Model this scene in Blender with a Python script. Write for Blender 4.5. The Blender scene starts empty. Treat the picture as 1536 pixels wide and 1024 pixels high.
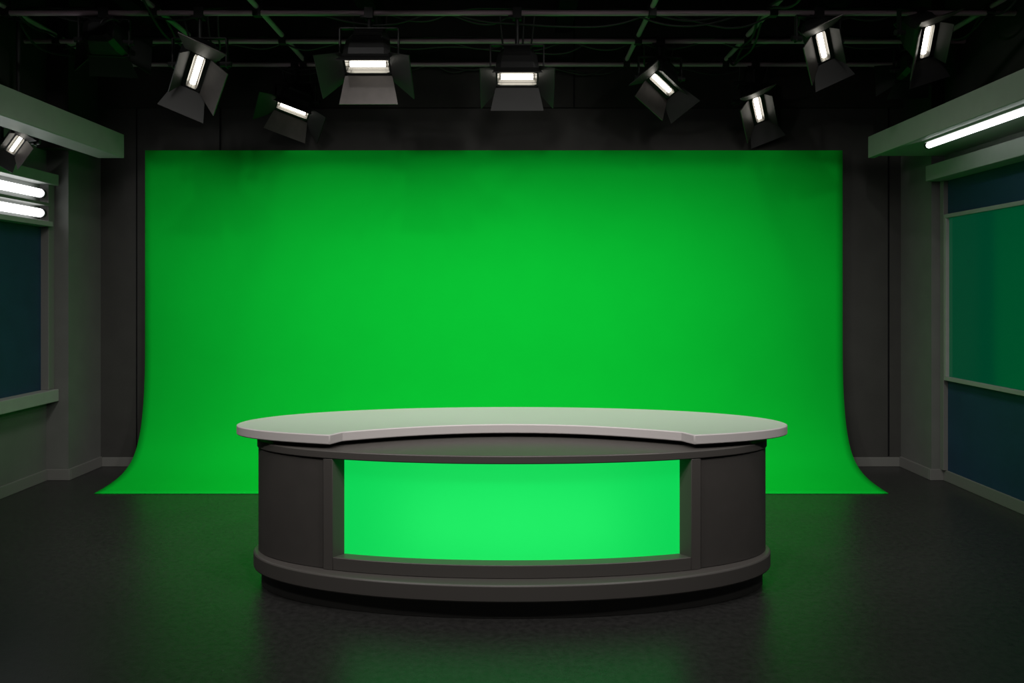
import bpy, bmesh, math
from math import radians as rad, sin, cos, pi
from mathutils import Matrix, Vector

S = bpy.context.scene
try:
    S.view_settings.view_transform = 'Standard'
    S.view_settings.look = 'None'
except Exception as e:
    print(e)

# ------------------------------------------------------------------ materials
def mat(name, col, rough=0.5, metal=0.0, spec=0.5, emit=None, es=0.0, noise=0.0, nscale=8.0, bump=0.0, bscale=200.0, coat=0.0, rnoise=0.0):
    m = bpy.data.materials.new(name); m.use_nodes = True
    nt = m.node_tree; b = nt.nodes['Principled BSDF']
    b.inputs['Base Color'].default_value = (*col, 1)
    b.inputs['Roughness'].default_value = rough
    b.inputs['Metallic'].default_value = metal
    b.inputs['Specular IOR Level'].default_value = spec
    b.inputs['Coat Weight'].default_value = coat
    if emit:
        b.inputs['Emission Color'].default_value = (*emit, 1)
        b.inputs['Emission Strength'].default_value = es
    tc = nt.nodes.new('ShaderNodeTexCoord')
    if noise > 0:
        n = nt.nodes.new('ShaderNodeTexNoise'); n.inputs['Scale'].default_value = nscale; n.inputs['Detail'].default_value = 6
        nt.links.new(tc.outputs['Object'], n.inputs['Vector'])
        r = nt.nodes.new('ShaderNodeValToRGB')
        r.color_ramp.elements[0].position = 0.3; r.color_ramp.elements[1].position = 0.7
        r.color_ramp.elements[0].color = (*[c*(1-noise) for c in col], 1)
        r.color_ramp.elements[1].color = (*[min(1, c*(1+noise)) for c in col], 1)
        nt.links.new(n.outputs['Fac'], r.inputs['Fac'])
        nt.links.new(r.outputs['Color'], b.inputs['Base Color'])
    if rnoise > 0:
        n = nt.nodes.new('ShaderNodeTexNoise'); n.inputs['Scale'].default_value = 2.2; n.inputs['Detail'].default_value = 8
        nt.links.new(tc.outputs['Object'], n.inputs['Vector'])
        mr = nt.nodes.new('ShaderNodeMapRange')
        mr.inputs['To Min'].default_value = rough-rnoise; mr.inputs['To Max'].default_value = rough+rnoise
        nt.links.new(n.outputs['Fac'], mr.inputs['Value']); nt.links.new(mr.outputs['Result'], b.inputs['Roughness'])
    if bump > 0:
        n = nt.nodes.new('ShaderNodeTexNoise'); n.inputs['Scale'].default_value = bscale; n.inputs['Detail'].default_value = 3
        nt.links.new(tc.outputs['Object'], n.inputs['Vector'])
        bp = nt.nodes.new('ShaderNodeBump'); bp.inputs['Strength'].default_value = bump; bp.inputs['Distance'].default_value = 0.01
        nt.links.new(n.outputs['Fac'], bp.inputs['Height']); nt.links.new(bp.outputs['Normal'], b.inputs['Normal'])
    return m

M_floor = mat('floor_vinyl', (0.022, 0.0215, 0.021), 0.35, spec=0.45, noise=0.3, nscale=30, bump=0.10, bscale=120, rnoise=0.05)
M_wall = mat('wall_paint_charcoal', (0.046, 0.045, 0.042), 0.75, spec=0.2, noise=0.08, nscale=5, bump=0.05)
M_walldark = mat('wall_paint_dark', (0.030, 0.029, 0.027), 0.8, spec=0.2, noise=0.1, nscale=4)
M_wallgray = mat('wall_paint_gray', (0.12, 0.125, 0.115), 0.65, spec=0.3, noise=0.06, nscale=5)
M_beam = mat('beam_paint_gray', (0.27, 0.27, 0.26), 0.5, spec=0.35, noise=0.04)
M_trim = mat('trim_gray', (0.15, 0.15, 0.14), 0.5, spec=0.3)
M_navy = mat('navy_panel', (0.014, 0.038, 0.08), 0.6, spec=0.3, noise=0.1, nscale=6)
M_ceil = mat('ceiling_black', (0.008, 0.008, 0.009), 0.9, spec=0.1, noise=0.2)
M_screen = mat('chroma_green_fabric', (0.001, 0.57, 0.036), 0.85, spec=0.05, noise=0.015, nscale=3)
M_pipe = mat('pipe_steel', (0.42, 0.30, 0.36), 0.5, metal=0.1)
M_black = mat('fixture_black', (0.012, 0.012, 0.012), 0.5, spec=0.4)
M_doorlit = mat('barndoor_metal_lit', (0.075, 0.066, 0.062), 0.5, metal=0.3, spec=0.4, noise=0.1, nscale=20)  # lighter tone for doors that catch lamp light, lighting put into the colour
M_refl = mat('reflector_alu', (0.14, 0.135, 0.125), 0.4, metal=0.5)
M_cable = mat('cable_rubber', (0.01, 0.01, 0.01), 0.6)
M_lamp = mat('lamp_glow', (1, 1, 1), 0.5, emit=(1.0, 0.95, 0.84), es=6)
M_tube = mat('tube_glow', (1, 1, 1), 0.5, emit=(0.97, 0.98, 1.0), es=4)
M_deskbody = mat('desk_laminate_charcoal', (0.062, 0.056, 0.053), 0.5, spec=0.35, noise=0.05, nscale=10, bump=0.02)
M_desktrim = mat('desk_trim_charcoal', (0.076, 0.069, 0.065), 0.42, spec=0.4)
M_deskdark = mat('desk_toe_kick', (0.02, 0.019, 0.018), 0.5)
M_top = mat('desk_top_satin', (0.46, 0.46, 0.45), 0.34, spec=0.5)
M_edge = mat('desk_top_edge', (0.56, 0.52, 0.52), 0.4, spec=0.4)
M_monitor = mat('monitor_glass', (0.0, 0.04, 0.02), 0.10, spec=0.6, emit=(0.0, 0.085, 0.035), es=0.45)
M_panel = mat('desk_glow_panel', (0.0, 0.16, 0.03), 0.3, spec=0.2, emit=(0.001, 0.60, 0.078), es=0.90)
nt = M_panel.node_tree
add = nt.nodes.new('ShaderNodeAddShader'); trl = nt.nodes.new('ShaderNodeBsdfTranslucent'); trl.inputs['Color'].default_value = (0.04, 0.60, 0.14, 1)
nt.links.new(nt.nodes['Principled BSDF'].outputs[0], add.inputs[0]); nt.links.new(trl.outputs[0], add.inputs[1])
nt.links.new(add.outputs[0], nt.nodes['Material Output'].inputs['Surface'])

# ------------------------------------------------------------------ helpers
def link(o, parent=None):
    S.collection.objects.link(o)
    if parent: o.parent = parent
    return o
def empty(name, loc=(0, 0, 0)):
    e = bpy.data.objects.new(name, None); e.empty_display_size = 0.1; e.location = loc
    return link(e)
def finish(name, bm, mats, parent=None, bevel=0.0, smooth=True, recalc=True):
    if recalc: bmesh.ops.recalc_face_normals(bm, faces=bm.faces)
    me = bpy.data.meshes.new(name); bm.to_mesh(me); bm.free()
    for m in (mats if isinstance(mats, list) else [mats]): me.materials.append(m)
    if smooth:
        for p in me.polygons: p.use_smooth = True
        me.set_sharp_from_angle(angle=rad(32))
    o = bpy.data.objects.new(name, me); link(o, parent)
    if bevel > 0:
        md = o.modifiers.new('bevel', 'BEVEL'); md.width = bevel; md.segments = 2; md.limit_method = 'ANGLE'; md.angle_limit = rad(40)
    return o
def add_box(bm, x0, x1, y0, y1, z0, z1):
    r = bmesh.ops.create_cube(bm, size=1)
    for v in r['verts']:
        v.co = Vector(((x0+x1)/2+v.co.x*(x1-x0), (y0+y1)/2+v.co.y*(y1-y0), (z0+z1)/2+v.co.z*(z1-z0)))
    return r['verts']
def box(name, x0, x1, y0, y1, z0, z1, m, parent=None, bevel=0.0):
    bm = bmesh.new(); add_box(bm, x0, x1, y0, y1, z0, z1)
    return finish(name, bm, m, parent, bevel, smooth=False)
def add_cyl(bm, p0, p1, r, seg=16):
    p0 = Vector(p0); p1 = Vector(p1); d = p1-p0
    q = d.to_track_quat('Z', 'Y').to_matrix().to_4x4()
    bmesh.ops.create_cone(bm, cap_ends=True, segments=seg, radius1=r, radius2=r, depth=d.length, matrix=Matrix.Translation((p0+p1)/2) @ q)
def prism(name, pts, z0, z1, mats, parent, bevel=0.004, side_idx=0):
    bm = bmesh.new()
    lo = [bm.verts.new((x, y, z0)) for x, y in pts]; hi = [bm.verts.new((x, y, z1)) for x, y in pts]
    n = len(pts)
    bm.faces.new(hi); bm.faces.new(lo[::-1])
    for i in range(n):
        f = bm.faces.new((lo[i], lo[(i+1) % n], hi[(i+1) % n], hi[i])); f.material_index = side_idx
    return finish(name, bm, mats, parent, bevel)

# ------------------------------------------------------------------ room shell
H = 4.9
box('floor', -4.45, 4.15, -2.2, 7.75, -0.1, 0, M_floor)
box('ceiling', -4.45, 4.15, -2.2, 7.75, H, H+0.1, M_ceil)
box('wall_back', -4.05, 3.83, 7.55, 7.75, 0, H, M_wall)
box('wall_front', -4.25, 3.95, -2.2, -2.05, 0, H, M_walldark)
def wall_side(name, xi, xr, xo):
    bm = bmesh.new()
    pts = [(xi, -2.2), (xi, 7.0), (xr, 7.0), (xr, 7.75), (xo, 7.75), (xo, -2.2)]
    lo = [bm.verts.new((x, y, 0)) for x, y in pts]; hi = [bm.verts.new((x, y, 3.15)) for x, y in pts]
    top = [bm.verts.new((x, y, H)) for x, y in pts]
    bm.faces.new(top); bm.faces.new(lo[::-1])
    for i in range(6):
        bm.faces.new((lo[i], lo[(i+1) % 6], hi[(i+1) % 6], hi[i]))
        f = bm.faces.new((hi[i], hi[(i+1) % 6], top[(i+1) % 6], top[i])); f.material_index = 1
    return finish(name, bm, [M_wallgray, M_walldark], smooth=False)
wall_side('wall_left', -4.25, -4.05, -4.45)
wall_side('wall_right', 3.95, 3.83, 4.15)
box('trim_soffit', -4.05, 3.83, 7.50, 7.55, 3.52, H, M_walldark)
box('wall_seam_1', -2.88, -2.865, 7.545, 7.552, 3.08, 3.52, M_ceil)  # thin dark strips laid on the wall as its panel seam grooves
box('wall_seam_2', 3.70, 3.715, 7.545, 7.552, 0.1, 3.52, M_ceil)
box('wall_seam_3', 0.60, 0.615, 7.494, 7.50, 3.52, H, M_ceil)
box('wall_seam_4', -3.70, -3.69, 7.545, 7.552, 0.1, 3.52, M_ceil)
box('baseboard_back', -4.03, 3.81, 7.53, 7.55, 0, 0.09, M_trim, bevel=0.004)
def bb(name, segs):
    bm = bmesh.new()
    for s in segs: add_box(bm, *s)
    return finish(name, bm, M_trim, None, 0.004, smooth=False)
bb('baseboard_left', [(-4.25, -4.225, -2.0, 6.975, 0, 0.10), (-4.25, -4.025, 6.975, 7.0, 0, 0.10), (-4.05, -4.025, 7.0, 7.53, 0, 0.10)])
bb('baseboard_right', [(3.925, 3.95, -2.0, 6.975, 0, 0.10), (3.805, 3.95, 6.975, 7.0, 0, 0.10), (3.805, 3.83, 7.0, 7.53, 0, 0.10)])

box('beam_left', -3.78, -3.54, -1.9, 7.0, 2.935, 3.15, M_beam, bevel=0.006)
bm = bmesh.new()
for y in (0.5, 2.6, 4.7, 6.85): add_box(bm, -4.25, -3.78, y, y+0.12, 3.0, 3.12)
finish('beam_bracket_left', bm, M_walldark, smooth=False)
br = empty('beam_right')
box('fascia', 3.25, 3.31, -1.9, 7.0, 2.935, 3.13, M_beam, br, 0.005)
box('soffit_board', 3.31, 3.95, -1.9, 7.0, 2.955, 3.13, M_beam, br)

# ------------------------------------------------------------------ left wall fittings
lw = empty('wall_panel_left')
box('blue_infill', -4.25, -4.24, 2.0, 6.90, 0.83, 2.33, M_navy, lw)
box('frame_far', -4.25, -4.17, 6.90, 6.99, 0.83, 2.77, M_trim, lw, 0.004)
box('sill', -4.25, -4.13, 2.0, 6.99, 0.72, 0.83, M_beam, lw, 0.006)
box('upper_shelf', -4.25, -4.13, 2.0, 6.99, 2.68, 2.78, M_beam, lw, 0.006)
box('divider', -4.25, -4.15, 2.0, 6.90, 2.485, 2.51, M_trim, lw)
box('lower_shelf', -4.25, -4.13, 2.0, 6.90, 2.30, 2.345, M_beam, lw, 0.004)
def tubes(name, rows, r, y0, y1):
    e = empty(name)
    for i, (x, z) in enumerate(rows):
        bm = bmesh.new(); add_cyl(bm, (x, y0, z), (x, y1, z), r, 24)
        finish('glow_tube_%d' % (i+1), bm, M_tube, e, r*0.5)
        bm = bmesh.new()
        for y in (y0-0.02, y1-0.005): add_cyl(bm, (x, y, z), (x, y+0.025, z), r*1.05, 20)
        finish('end_cap_%d' % (i+1), bm, M_black, e)
    return e
tubes('tube_light', [(-4.19, 2.59), (-4.19, 2.415)], 0.038, 4.8, 6.82)

# ------------------------------------------------------------------ right wall fittings
rw = empty('wall_panel_right')
box('blue_infill', 3.94, 3.95, 1.5, 6.93, 0.10, 2.72, M_navy, rw)
box('header_ledge', 3.77, 3.95, 1.5, 6.99, 2.72, 2.86, M_beam, rw, 0.006)
box('frame_far', 3.90, 3.95, 6.93, 6.99, 0.10, 2.72, M_trim, rw, 0.003)
tv = empty('wall_monitor')
bm = bmesh.new()
y0, y1, z0, z1, t = 4.4, 6.90, 0.92, 2.41, 0.035
for b_ in [(y0, y1, z1-t, z1), (y0, y1, z0, z0+t), (y0, y0+t, z0+t, z1-t), (y1-t, y1, z0+t, z1-t)]:
    add_box(bm, 3.885, 3.94, b_[0], b_[1], b_[2], b_[3])
finish('bezel', bm, M_beam, tv, 0.003, smooth=False)
box('display', 3.915, 3.94, y0+t, y1-t, z0+t, z1-t, M_monitor, tv)
tr = tubes('tube_light', [(3.42, 2.915)], 0.024, 2.6, 6.3)
box('mount_rail', 3.39, 3.45, 2.6, 6.3, 2.937, 2.955, M_beam, tr)

# ------------------------------------------------------------------ green screen (cyclorama sweep)
prof = [(7.40, 3.08), (7.40, 2.1), (7.40, 1.15), (7.395, 0.95), (7.38, 0.74), (7.345, 0.52), (7.29, 0.34), (7.21, 0.20), (7.10, 0.11), (6.96, 0.055), (6.78, 0.02), (6.50, 0.004)]
bm = bmesh.new(); rows = []
NX = 24
for (y, z) in prof:
    rows.append([bm.verts.new((-3.54+(3.19+3.54)*i/NX, y, z)) for i in range(NX+1)])
for a, b_ in zip(rows, rows[1:]):
    for i in range(NX): bm.faces.new((a[i], a[i+1], b_[i+1], b_[i]))
gs = empty('green_screen_backdrop')
o = finish('fabric', bm, M_screen, gs)
md = o.modifiers.new('sub', 'SUBSURF'); md.levels = 2; md.render_levels = 2; md.boundary_smooth = 'PRESERVE_CORNERS'
md = o.modifiers.new('sol', 'SOLIDIFY'); md.thickness = 0.006; md.offset = 0
bm = bmesh.new(); add_cyl(bm, (-3.52, 7.425, 3.055), (3.17, 7.425, 3.055), 0.016)
for x in (-3.2, -1.1, 0.9, 2.9): add_box(bm, x-0.02, x+0.02, 7.42, 7.55, 3.04, 3.07)
finish('hanging_rail', bm, M_black, gs)

# ------------------------------------------------------------------ news desk
desk = empty('news_desk', (0, 0, 0))
YC = 4.58
def ell(phi, a, bf, bb_):
    s = sin(phi); return (a*cos(phi), YC + (bf if s < 0 else bb_)*s)
def ellipse(a, bf, bb_, n=128):
    return [ell(2*pi*i/n, a, bf, bb_) for i in range(n)]
def slab(name, p0, p1, n, z0, z1, A, th, m, bevel=0.004):
    a, bf, bb_ = A
    out = [ell(rad(p0+(p1-p0)*i/n), a, bf, bb_) for i in range(n+1)]
    inn = [ell(rad(p0+(p1-p0)*i/n), a-th, bf-th, bb_-th) for i in range(n+1)]
    bm = bmesh.new()
    def col(z, pts): return [bm.verts.new((x, y, z)) for x, y in pts]
    ol, oh, il, ih = col(z0, out), col(z1, out), col(z0, inn), col(z1, inn)
    for i in range(n):
        bm.faces.new((ol[i], ol[i+1], oh[i+1], oh[i])); bm.faces.new((il[i+1], il[i], ih[i], ih[i+1]))
        bm.faces.new((oh[i], oh[i+1], ih[i+1], ih[i])); bm.faces.new((ol[i+1], ol[i], il[i], il[i+1]))
    for k in (0, n): bm.faces.new((ol[k], oh[k], ih[k], il[k]))
    return finish(name, bm, m, desk, bevel)
B = (1.505, 0.53, 0.56)
C = (1.515, 0.54, 0.57)
prism('toe_kick', ellipse(1.485, 0.575, 0.60), 0, 0.103, M_deskdark, desk, 0.003)
prism('plinth', ellipse(1.53, 0.63, 0.64), 0.103, 0.196, M_desktrim, desk, 0.010)
slab('body_wing_wall', -46.9, 226.9, 120, 0.196, 0.80, B, 0.04, M_deskbody)
slab('jamb_1', -49.9, -47.1, 4, 0.196, 0.80, C, 0.10, M_desktrim, 0.003)
slab('jamb_2', -132.9, -130.1, 4, 0.196, 0.80, C, 0.10, M_desktrim, 0.003)
slab('front_sill', -130.1, -49.9, 60, 0.196, 0.267, C, 0.10, M_desktrim, 0.004)
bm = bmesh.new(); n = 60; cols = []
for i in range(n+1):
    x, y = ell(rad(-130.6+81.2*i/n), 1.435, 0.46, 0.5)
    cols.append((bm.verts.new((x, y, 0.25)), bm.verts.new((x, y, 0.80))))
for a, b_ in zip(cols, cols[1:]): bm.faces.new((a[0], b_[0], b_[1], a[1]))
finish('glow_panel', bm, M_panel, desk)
for i, x in enumerate((-0.38, 0.0, 0.38)):
    ld = bpy.data.lights.new('backlight', 'POINT'); ld.energy = 1.3; ld.shadow_soft_size = 0.08; ld.color = (0.9, 1, 0.92)
    lo = bpy.data.objects.new('backlight_%d' % (i+1), ld); lo.location = (x, 4.50, 0.46); link(lo, desk)
prism('body_deck', ellipse(1.512, 0.545, 0.57), 0.80, 0.845, M_desktrim, desk, 0.006)
def crescent(a, bf, bb_, tipx, yin, k, n=120):
    pts = []
    ph0 = -math.acos(tipx/a)
    p0, p1 = ph0, pi - ph0
    for i in range(n+1): pts.append(ell(p0+(p1-p0)*i/n, a, bf, bb_))
    xe = tipx-0.05
    m = 50
    for i in range(m+1):
        x = -xe + 2*xe*i/m
        pts.append((x, yin - k*x*x))
    return pts
prism('counter_riser', crescent(1.42, 0.40, 0.46, 1.08, 4.72, 0.30), 0.845, 0.87, M_deskdark, desk, 0)
prism('countertop', crescent(1.637, 0.475, 0.66, 1.0, 4.55, 0.28), 0.87, 0.925, [M_top, M_edge], desk, 0.006, 1)

# ------------------------------------------------------------------ lighting grid
ZG = 3.9
grid = empty('lighting_grid')
bm = bmesh.new()
PY = [7.37, 6.69, 6.02, 5.35, 4.0, 2.0]
PX = [-3.97, -2.81, -2.0, 1.1, 2.05, 3.75]
for y in PY: add_cyl(bm, (-4.25, y, ZG), (3.95, y, ZG), 0.021)
for x in PX: add_cyl(bm, (x, 0.5, ZG+0.045), (x, 7.50, ZG+0.045), 0.021)
finish('pipes', bm, M_pipe, grid)
bm = bmesh.new()
for x in (-3.97, -2.0, 1.1, 3.75):
    for y in (2.0, 4.68, 6.02, 7.3): add_cyl(bm, (x+0.03, y, ZG), (x+0.03, y, H), 0.009, 8)
for x in PX:
    for y in PY: add_box(bm, x-0.03, x+0.03, y-0.03, y+0.03, ZG-0.027, ZG+0.07)
finish('hangers_and_clamps', bm, M_black, grid)
bm = bmesh.new()
for y, w in ((7.1, 0.2), (6.3, 0.28), (5.4, 0.3), (4.4, 0.3)): add_box(bm, -4.25, 3.95, y-w/2, y+w/2, 4.45, 4.7)
for x in (-3.4, -1.3, 0.5, 2.9): add_box(bm, x-0.08, x+0.08, 1, 7.5, 4.25, 4.44)
finish('roof_joists', bm, M_ceil, grid)
def cable(pts, r, parent, name):
    cu = bpy.data.curves.new(name, 'CURVE'); cu.dimensions = '3D'; cu.bevel_depth = r; cu.bevel_resolution = 2
    sp = cu.splines.new('NURBS'); sp.points.add(len(pts)-1); sp.order_u = 3; sp.use_endpoint_u = True
    for p, q in zip(sp.points, pts): p.co = (*q, 1)
    cu.materials.append(M_cable)
    return link(bpy.data.objects.new(name, cu), parent)
import random
random.seed(4)
ci = 0
for y in (7.37, 6.69, 6.02):
    for j in range(3):
        ci += 1
        pts = []; x = -4.0+random.random()*0.4
        while x < 3.8:
            pts.append((x, y+random.uniform(0.0, .05), ZG+random.choice((0.05, 0.04, 0.03, -0.02, -0.06-0.06*random.random()))))
            x += random.uniform(0.2, 0.45)
        cable(pts, 0.008, grid, 'cable_%d' % ci)
for x in (-3.97, -2.81, 2.05, 3.75):
    for j in range(2):
        ci += 1
        pts = []; y = 4.4
        while y < 7.4:
            pts.append((x+random.uniform(-.05, .05), y, ZG+random.choice((0.08, 0.05, -0.03, -0.12)))); y += random.uniform(0.2, 0.4)
        cable(pts, 0.010, grid, 'cable_%d' % ci)
# unseen fill lights with made-up housings, added to brighten the pipes
for x in (-1.8, 1.8):
    e = empty('added_pipe_fill', (x, 3.6, 4.9))
    bm = bmesh.new(); add_cyl(bm, (0, 0, 0), (0, 0, -0.05), 0.09, 24); finish('fill_mount', bm, M_black, e)
    bm = bmesh.new(); bmesh.ops.create_uvsphere(bm, u_segments=20, v_segments=12, radius=0.045, matrix=Matrix.Translation((0, 0, -0.095))); finish('fill_bulb', bm, M_lamp, e)
    ld = bpy.data.lights.new('fill_light', 'POINT'); ld.energy = 35; ld.shadow_soft_size = 0.05; ld.color = (1, .97, .95)
    lo = bpy.data.objects.new('fill_light', ld); lo.location = (0, 0, -0.22); link(lo, e)

# ------------------------------------------------------------------ fixtures
def fixture(piv, yaw, pitch, roll, s=1.0, on=True, doors=(38, 25, 50, 50), power=0, spot=100, pole=ZG, col=(1, .97, .92), soft=0.14, sides=(0, 0), botm=1, L=0.20, slot=1.0, Ls=0.20, name='barndoor_studio_light'):
    e = empty(name, piv)
    Ry = Matrix.Rotation(rad(yaw), 4, 'Z')
    R = Ry @ Matrix.Rotation(rad(-pitch), 4, 'X') @ Matrix.Rotation(rad(roll), 4, 'Y') @ Matrix.Diagonal((s, s, s, 1))
    w, h, yf, yb = 0.165, 0.075, 0.12, -0.15
    bm = bmesh.new()
    def ring(hw, hh, y, c=0.25, zc=0):
        cx, cz = hw*(1-c), hh*(1-c)
        return [bm.verts.new((p[0], p[1], p[2]+zc)) for p in [(-hw, y, -cz), (-cx, y, -hh), (cx, y, -hh), (hw, y, -cz), (hw, y, cz), (cx, y, hh), (-cx, y, hh), (-hw, y, cz)]]
    rs = [ring(w*.45, 0.06, yb-0.03, .4, .02), ring(w*.75, 0.10, yb, .35, .02), ring(w*.92, 0.12, -0.04, .3, .02), ring(w*.98, 0.10, 0.06, .25, .01), ring(w, h, yf), ring(w*.90, h*.72*slot, yf, .15), ring(w*.78, h*.4*slot, yf-0.06, .15)]
    for a, b_ in zip(rs, rs[1:]):
        for i in range(8): bm.faces.new((a[i], a[(i+1) % 8], b_[(i+1) % 8], b_[i]))
    bm.faces.new(rs[0][::-1]); bm.faces.new(rs[-1])
    for f in bm.faces:
        if all(v in rs[5] or v in rs[6] for v in f.verts): f.material_index = 1
    for i in range(5):
        y = yb+0.02+i*0.03; k = 0.8+0.04*i
        add_box(bm, -w*0.6, w*0.6, y, y+0.008, 0.02+0.125*k-0.01, 0.02+0.125*k+0.018)
    o = finish('housing', bm, [M_black, M_refl], e, smooth=False); o.matrix_local = R
    bm = bmesh.new(); add_cyl(bm, (-w*.74, yf-0.028, 0), (w*.74, yf-0.028, 0), 0.021, 16)
    o = finish('lamp_tube', bm, M_lamp if on else M_refl, e); o.matrix_local = R
    bm = bmesh.new(); y = yf+0.004
    def door(c0, c1, out, L, flare, ang, mi):
        d = Vector((0, 1, 0))*cos(rad(ang)) + out*sin(rad(ang))
        c0, c1 = Vector(c0), Vector(c1); ax = (c1-c0).normalized()
        n = d.cross(ax).normalized()*0.004
        q = [c0, c1, c1+d*L+ax*flare, c0+d*L-ax*flare]
        lo = [bm.verts.new(p-n) for p in q]; hi = [bm.verts.new(p+n) for p in q]
        fs = [bm.faces.new(lo), bm.faces.new(hi[::-1])]
        for i in range(4): fs.append(bm.faces.new((lo[i], lo[(i+1) % 4], hi[(i+1) % 4], hi[i])))
        for f in fs: f.material_index = mi
    door((-w, y, -h), (w, y, -h), Vector((0, 0, -1)), L, 0.04, doors[0], botm if on else 0)
    door((-w, y, h), (w, y, h), Vector((0, 0, 1)), 0.12, 0.02, doors[1], 0)
    door((-w, y, -h*1.5), (-w, y, h*1.5), Vector((-1, 0, 0)), Ls, 0.06, doors[2], sides[0])
    door((w, y, -h*1.5), (w, y, h*1.5), Vector((1, 0, 0)), Ls, 0.06, doors[3], sides[1])
    o = finish('barn_doors', bm, [M_black, M_doorlit], e, smooth=False); o.matrix_local = R  # shaded doors take the black, lit doors the lighter metal
    bm = bmesh.new(); fr = 0.012
    for a in [(-w-fr, w+fr, h, h+fr), (-w-fr, w+fr, -h-fr, -h), (-w-fr, -w, -h, h), (w, w+fr, -h, h)]:
        add_box(bm, a[0], a[1], yf-0.02, yf+0.008, a[2], a[3])
    for k in (-0.5, 0.0, 0.5):   # lamp guard wires
        add_box(bm, -w*.9, w*.9, yf-0.003, yf-0.0005, k*h*.8-0.0012, k*h*.8+0.0012)
    o = finish('door_frame', bm, M_black, e, smooth=False); o.matrix_local = R
    bm = bmesh.new(); t = 0.012; W = 0.205*s; top = 0.20*s
    for sx in (-1, 1):
        add_box(bm, sx*W-t/2, sx*W+t/2, -0.02, 0.02, -0.03, top)
        add_cyl(bm, (sx*(W-0.05*s), 0, 0), (sx*(W+0.035), 0, 0), 0.022, 12)
    add_box(bm, -W-t/2, W+t/2, -0.02, 0.02, top-t, top)
    zt = pole-piv[2]
    add_cyl(bm, (0, 0, top-0.01), (0, 0, max(top+0.02, zt-0.02)), 0.016, 12)
    add_box(bm, -0.035, 0.035, -0.04, 0.04, zt-0.05, zt+0.035)
    add_box(bm, 0.03, 0.07, -0.012, 0.012, zt-0.04, zt-0.02)
    o = finish('yoke', bm, M_black, e, 0.002, smooth=False); o.matrix_local = Ry
    if pole == ZG:
        for k in range(3):
            v = Ry @ Vector((0, -0.15*s, 0.05)); sg = (-1, 1, 0.4)[k]
            cable([(v.x, v.y, v.z), (v.x*1.3+0.10*sg, v.y*1.2, 0.15), (0.12*sg, 0.05, zt*0.6), (0.14*sg, 0.0, zt+0.02)], 0.008, e, 'power_cord_%d' % (k+1))
    if power > 0:
        ld = bpy.data.lights.new('lamp', 'SPOT'); ld.energy = power; ld.spot_size = rad(spot); ld.spot_blend = 1.0
        ld.shadow_soft_size = soft; ld.color = col
        lo = bpy.data.objects.new('lamp_beam', ld); link(lo, e)
        lo.matrix_local = Ry @ Matrix.Rotation(rad(-pitch), 4, 'X') @ Matrix.Translation((0, 0.36*s, 0)) @ Matrix.Rotation(rad(90), 4, 'X')
    return e

fixture((-2.45, 6.02, 3.50), 180, 46, 60, 1.03, sides=(1, 0), doors=(48, 25, 58, 50), slot=0.75)
fixture((-2.08, 7.37, 3.53), 175, 48, -28, 0.98, doors=(50, 25, 50, 50), slot=0.85)
fixture((-1.12, 6.02, 3.56), 180, 50, 0, 1.12)
fixture((0.04, 6.02, 3.45), 180, 47, 0, 1.02, botm=0, doors=(58, 25, 40, 40), Ls=0.17, L=0.17)
fixture((1.29, 6.69, 3.58), 185, 48, -40, 0.92, slot=0.7)
fixture((2.33, 7.37, 3.53), 190, 46, -60, 0.98, sides=(0, 1), slot=0.75)
fixture((2.40, 6.02, 3.69), 190, 46, -56, 0.90, sides=(0, 1), slot=0.75)
fixture((3.20, 6.02, 3.73), 195, 46, -65, 0.94, sides=(0, 1), slot=0.75)
fixture((-3.99, 6.20, 2.93), 190, 35, 50, 0.6, pole=ZG+0.045)
fixture((-3.20, 6.02, 3.68), 10, 10, 0, 0.9, on=False)
fixture((3.52, 6.69, 3.66), -10, 10, 0, 0.85, on=False)
for x in (-2.5, -0.9, 0.6, 2.2):
    fixture((x, 4.0, 3.66), 0, 49, 0, 1.0, doors=(45, 45, 50, 50), power=152, spot=102, soft=0.35)
for x, yw in ((-2.2, -30), (0.0, 0), (2.2, 30)):
    fixture((x, 2.0, 3.62), yw, 38, 0, 1.0, doors=(45, 45, 50, 50), power=160, spot=100)

# ------------------------------------------------------------------ world, camera
w = bpy.data.worlds.new('World'); S.world = w; w.use_nodes = True
w.node_tree.nodes['Background'].inputs[0].default_value = (0.02, 0.02, 0.02, 1)
w.node_tree.nodes['Background'].inputs[1].default_value = 0.3
cam = bpy.data.cameras.new('camera'); co = bpy.data.objects.new('camera', cam); link(co)
co.location = (0, 0, 1.7); co.rotation_euler = (rad(90), 0, 0)
cam.sensor_width = 36; cam.lens = 36*1150/1536
cam.shift_y = -(512-440)/1536
cam.clip_start = 0.05
S.camera = co
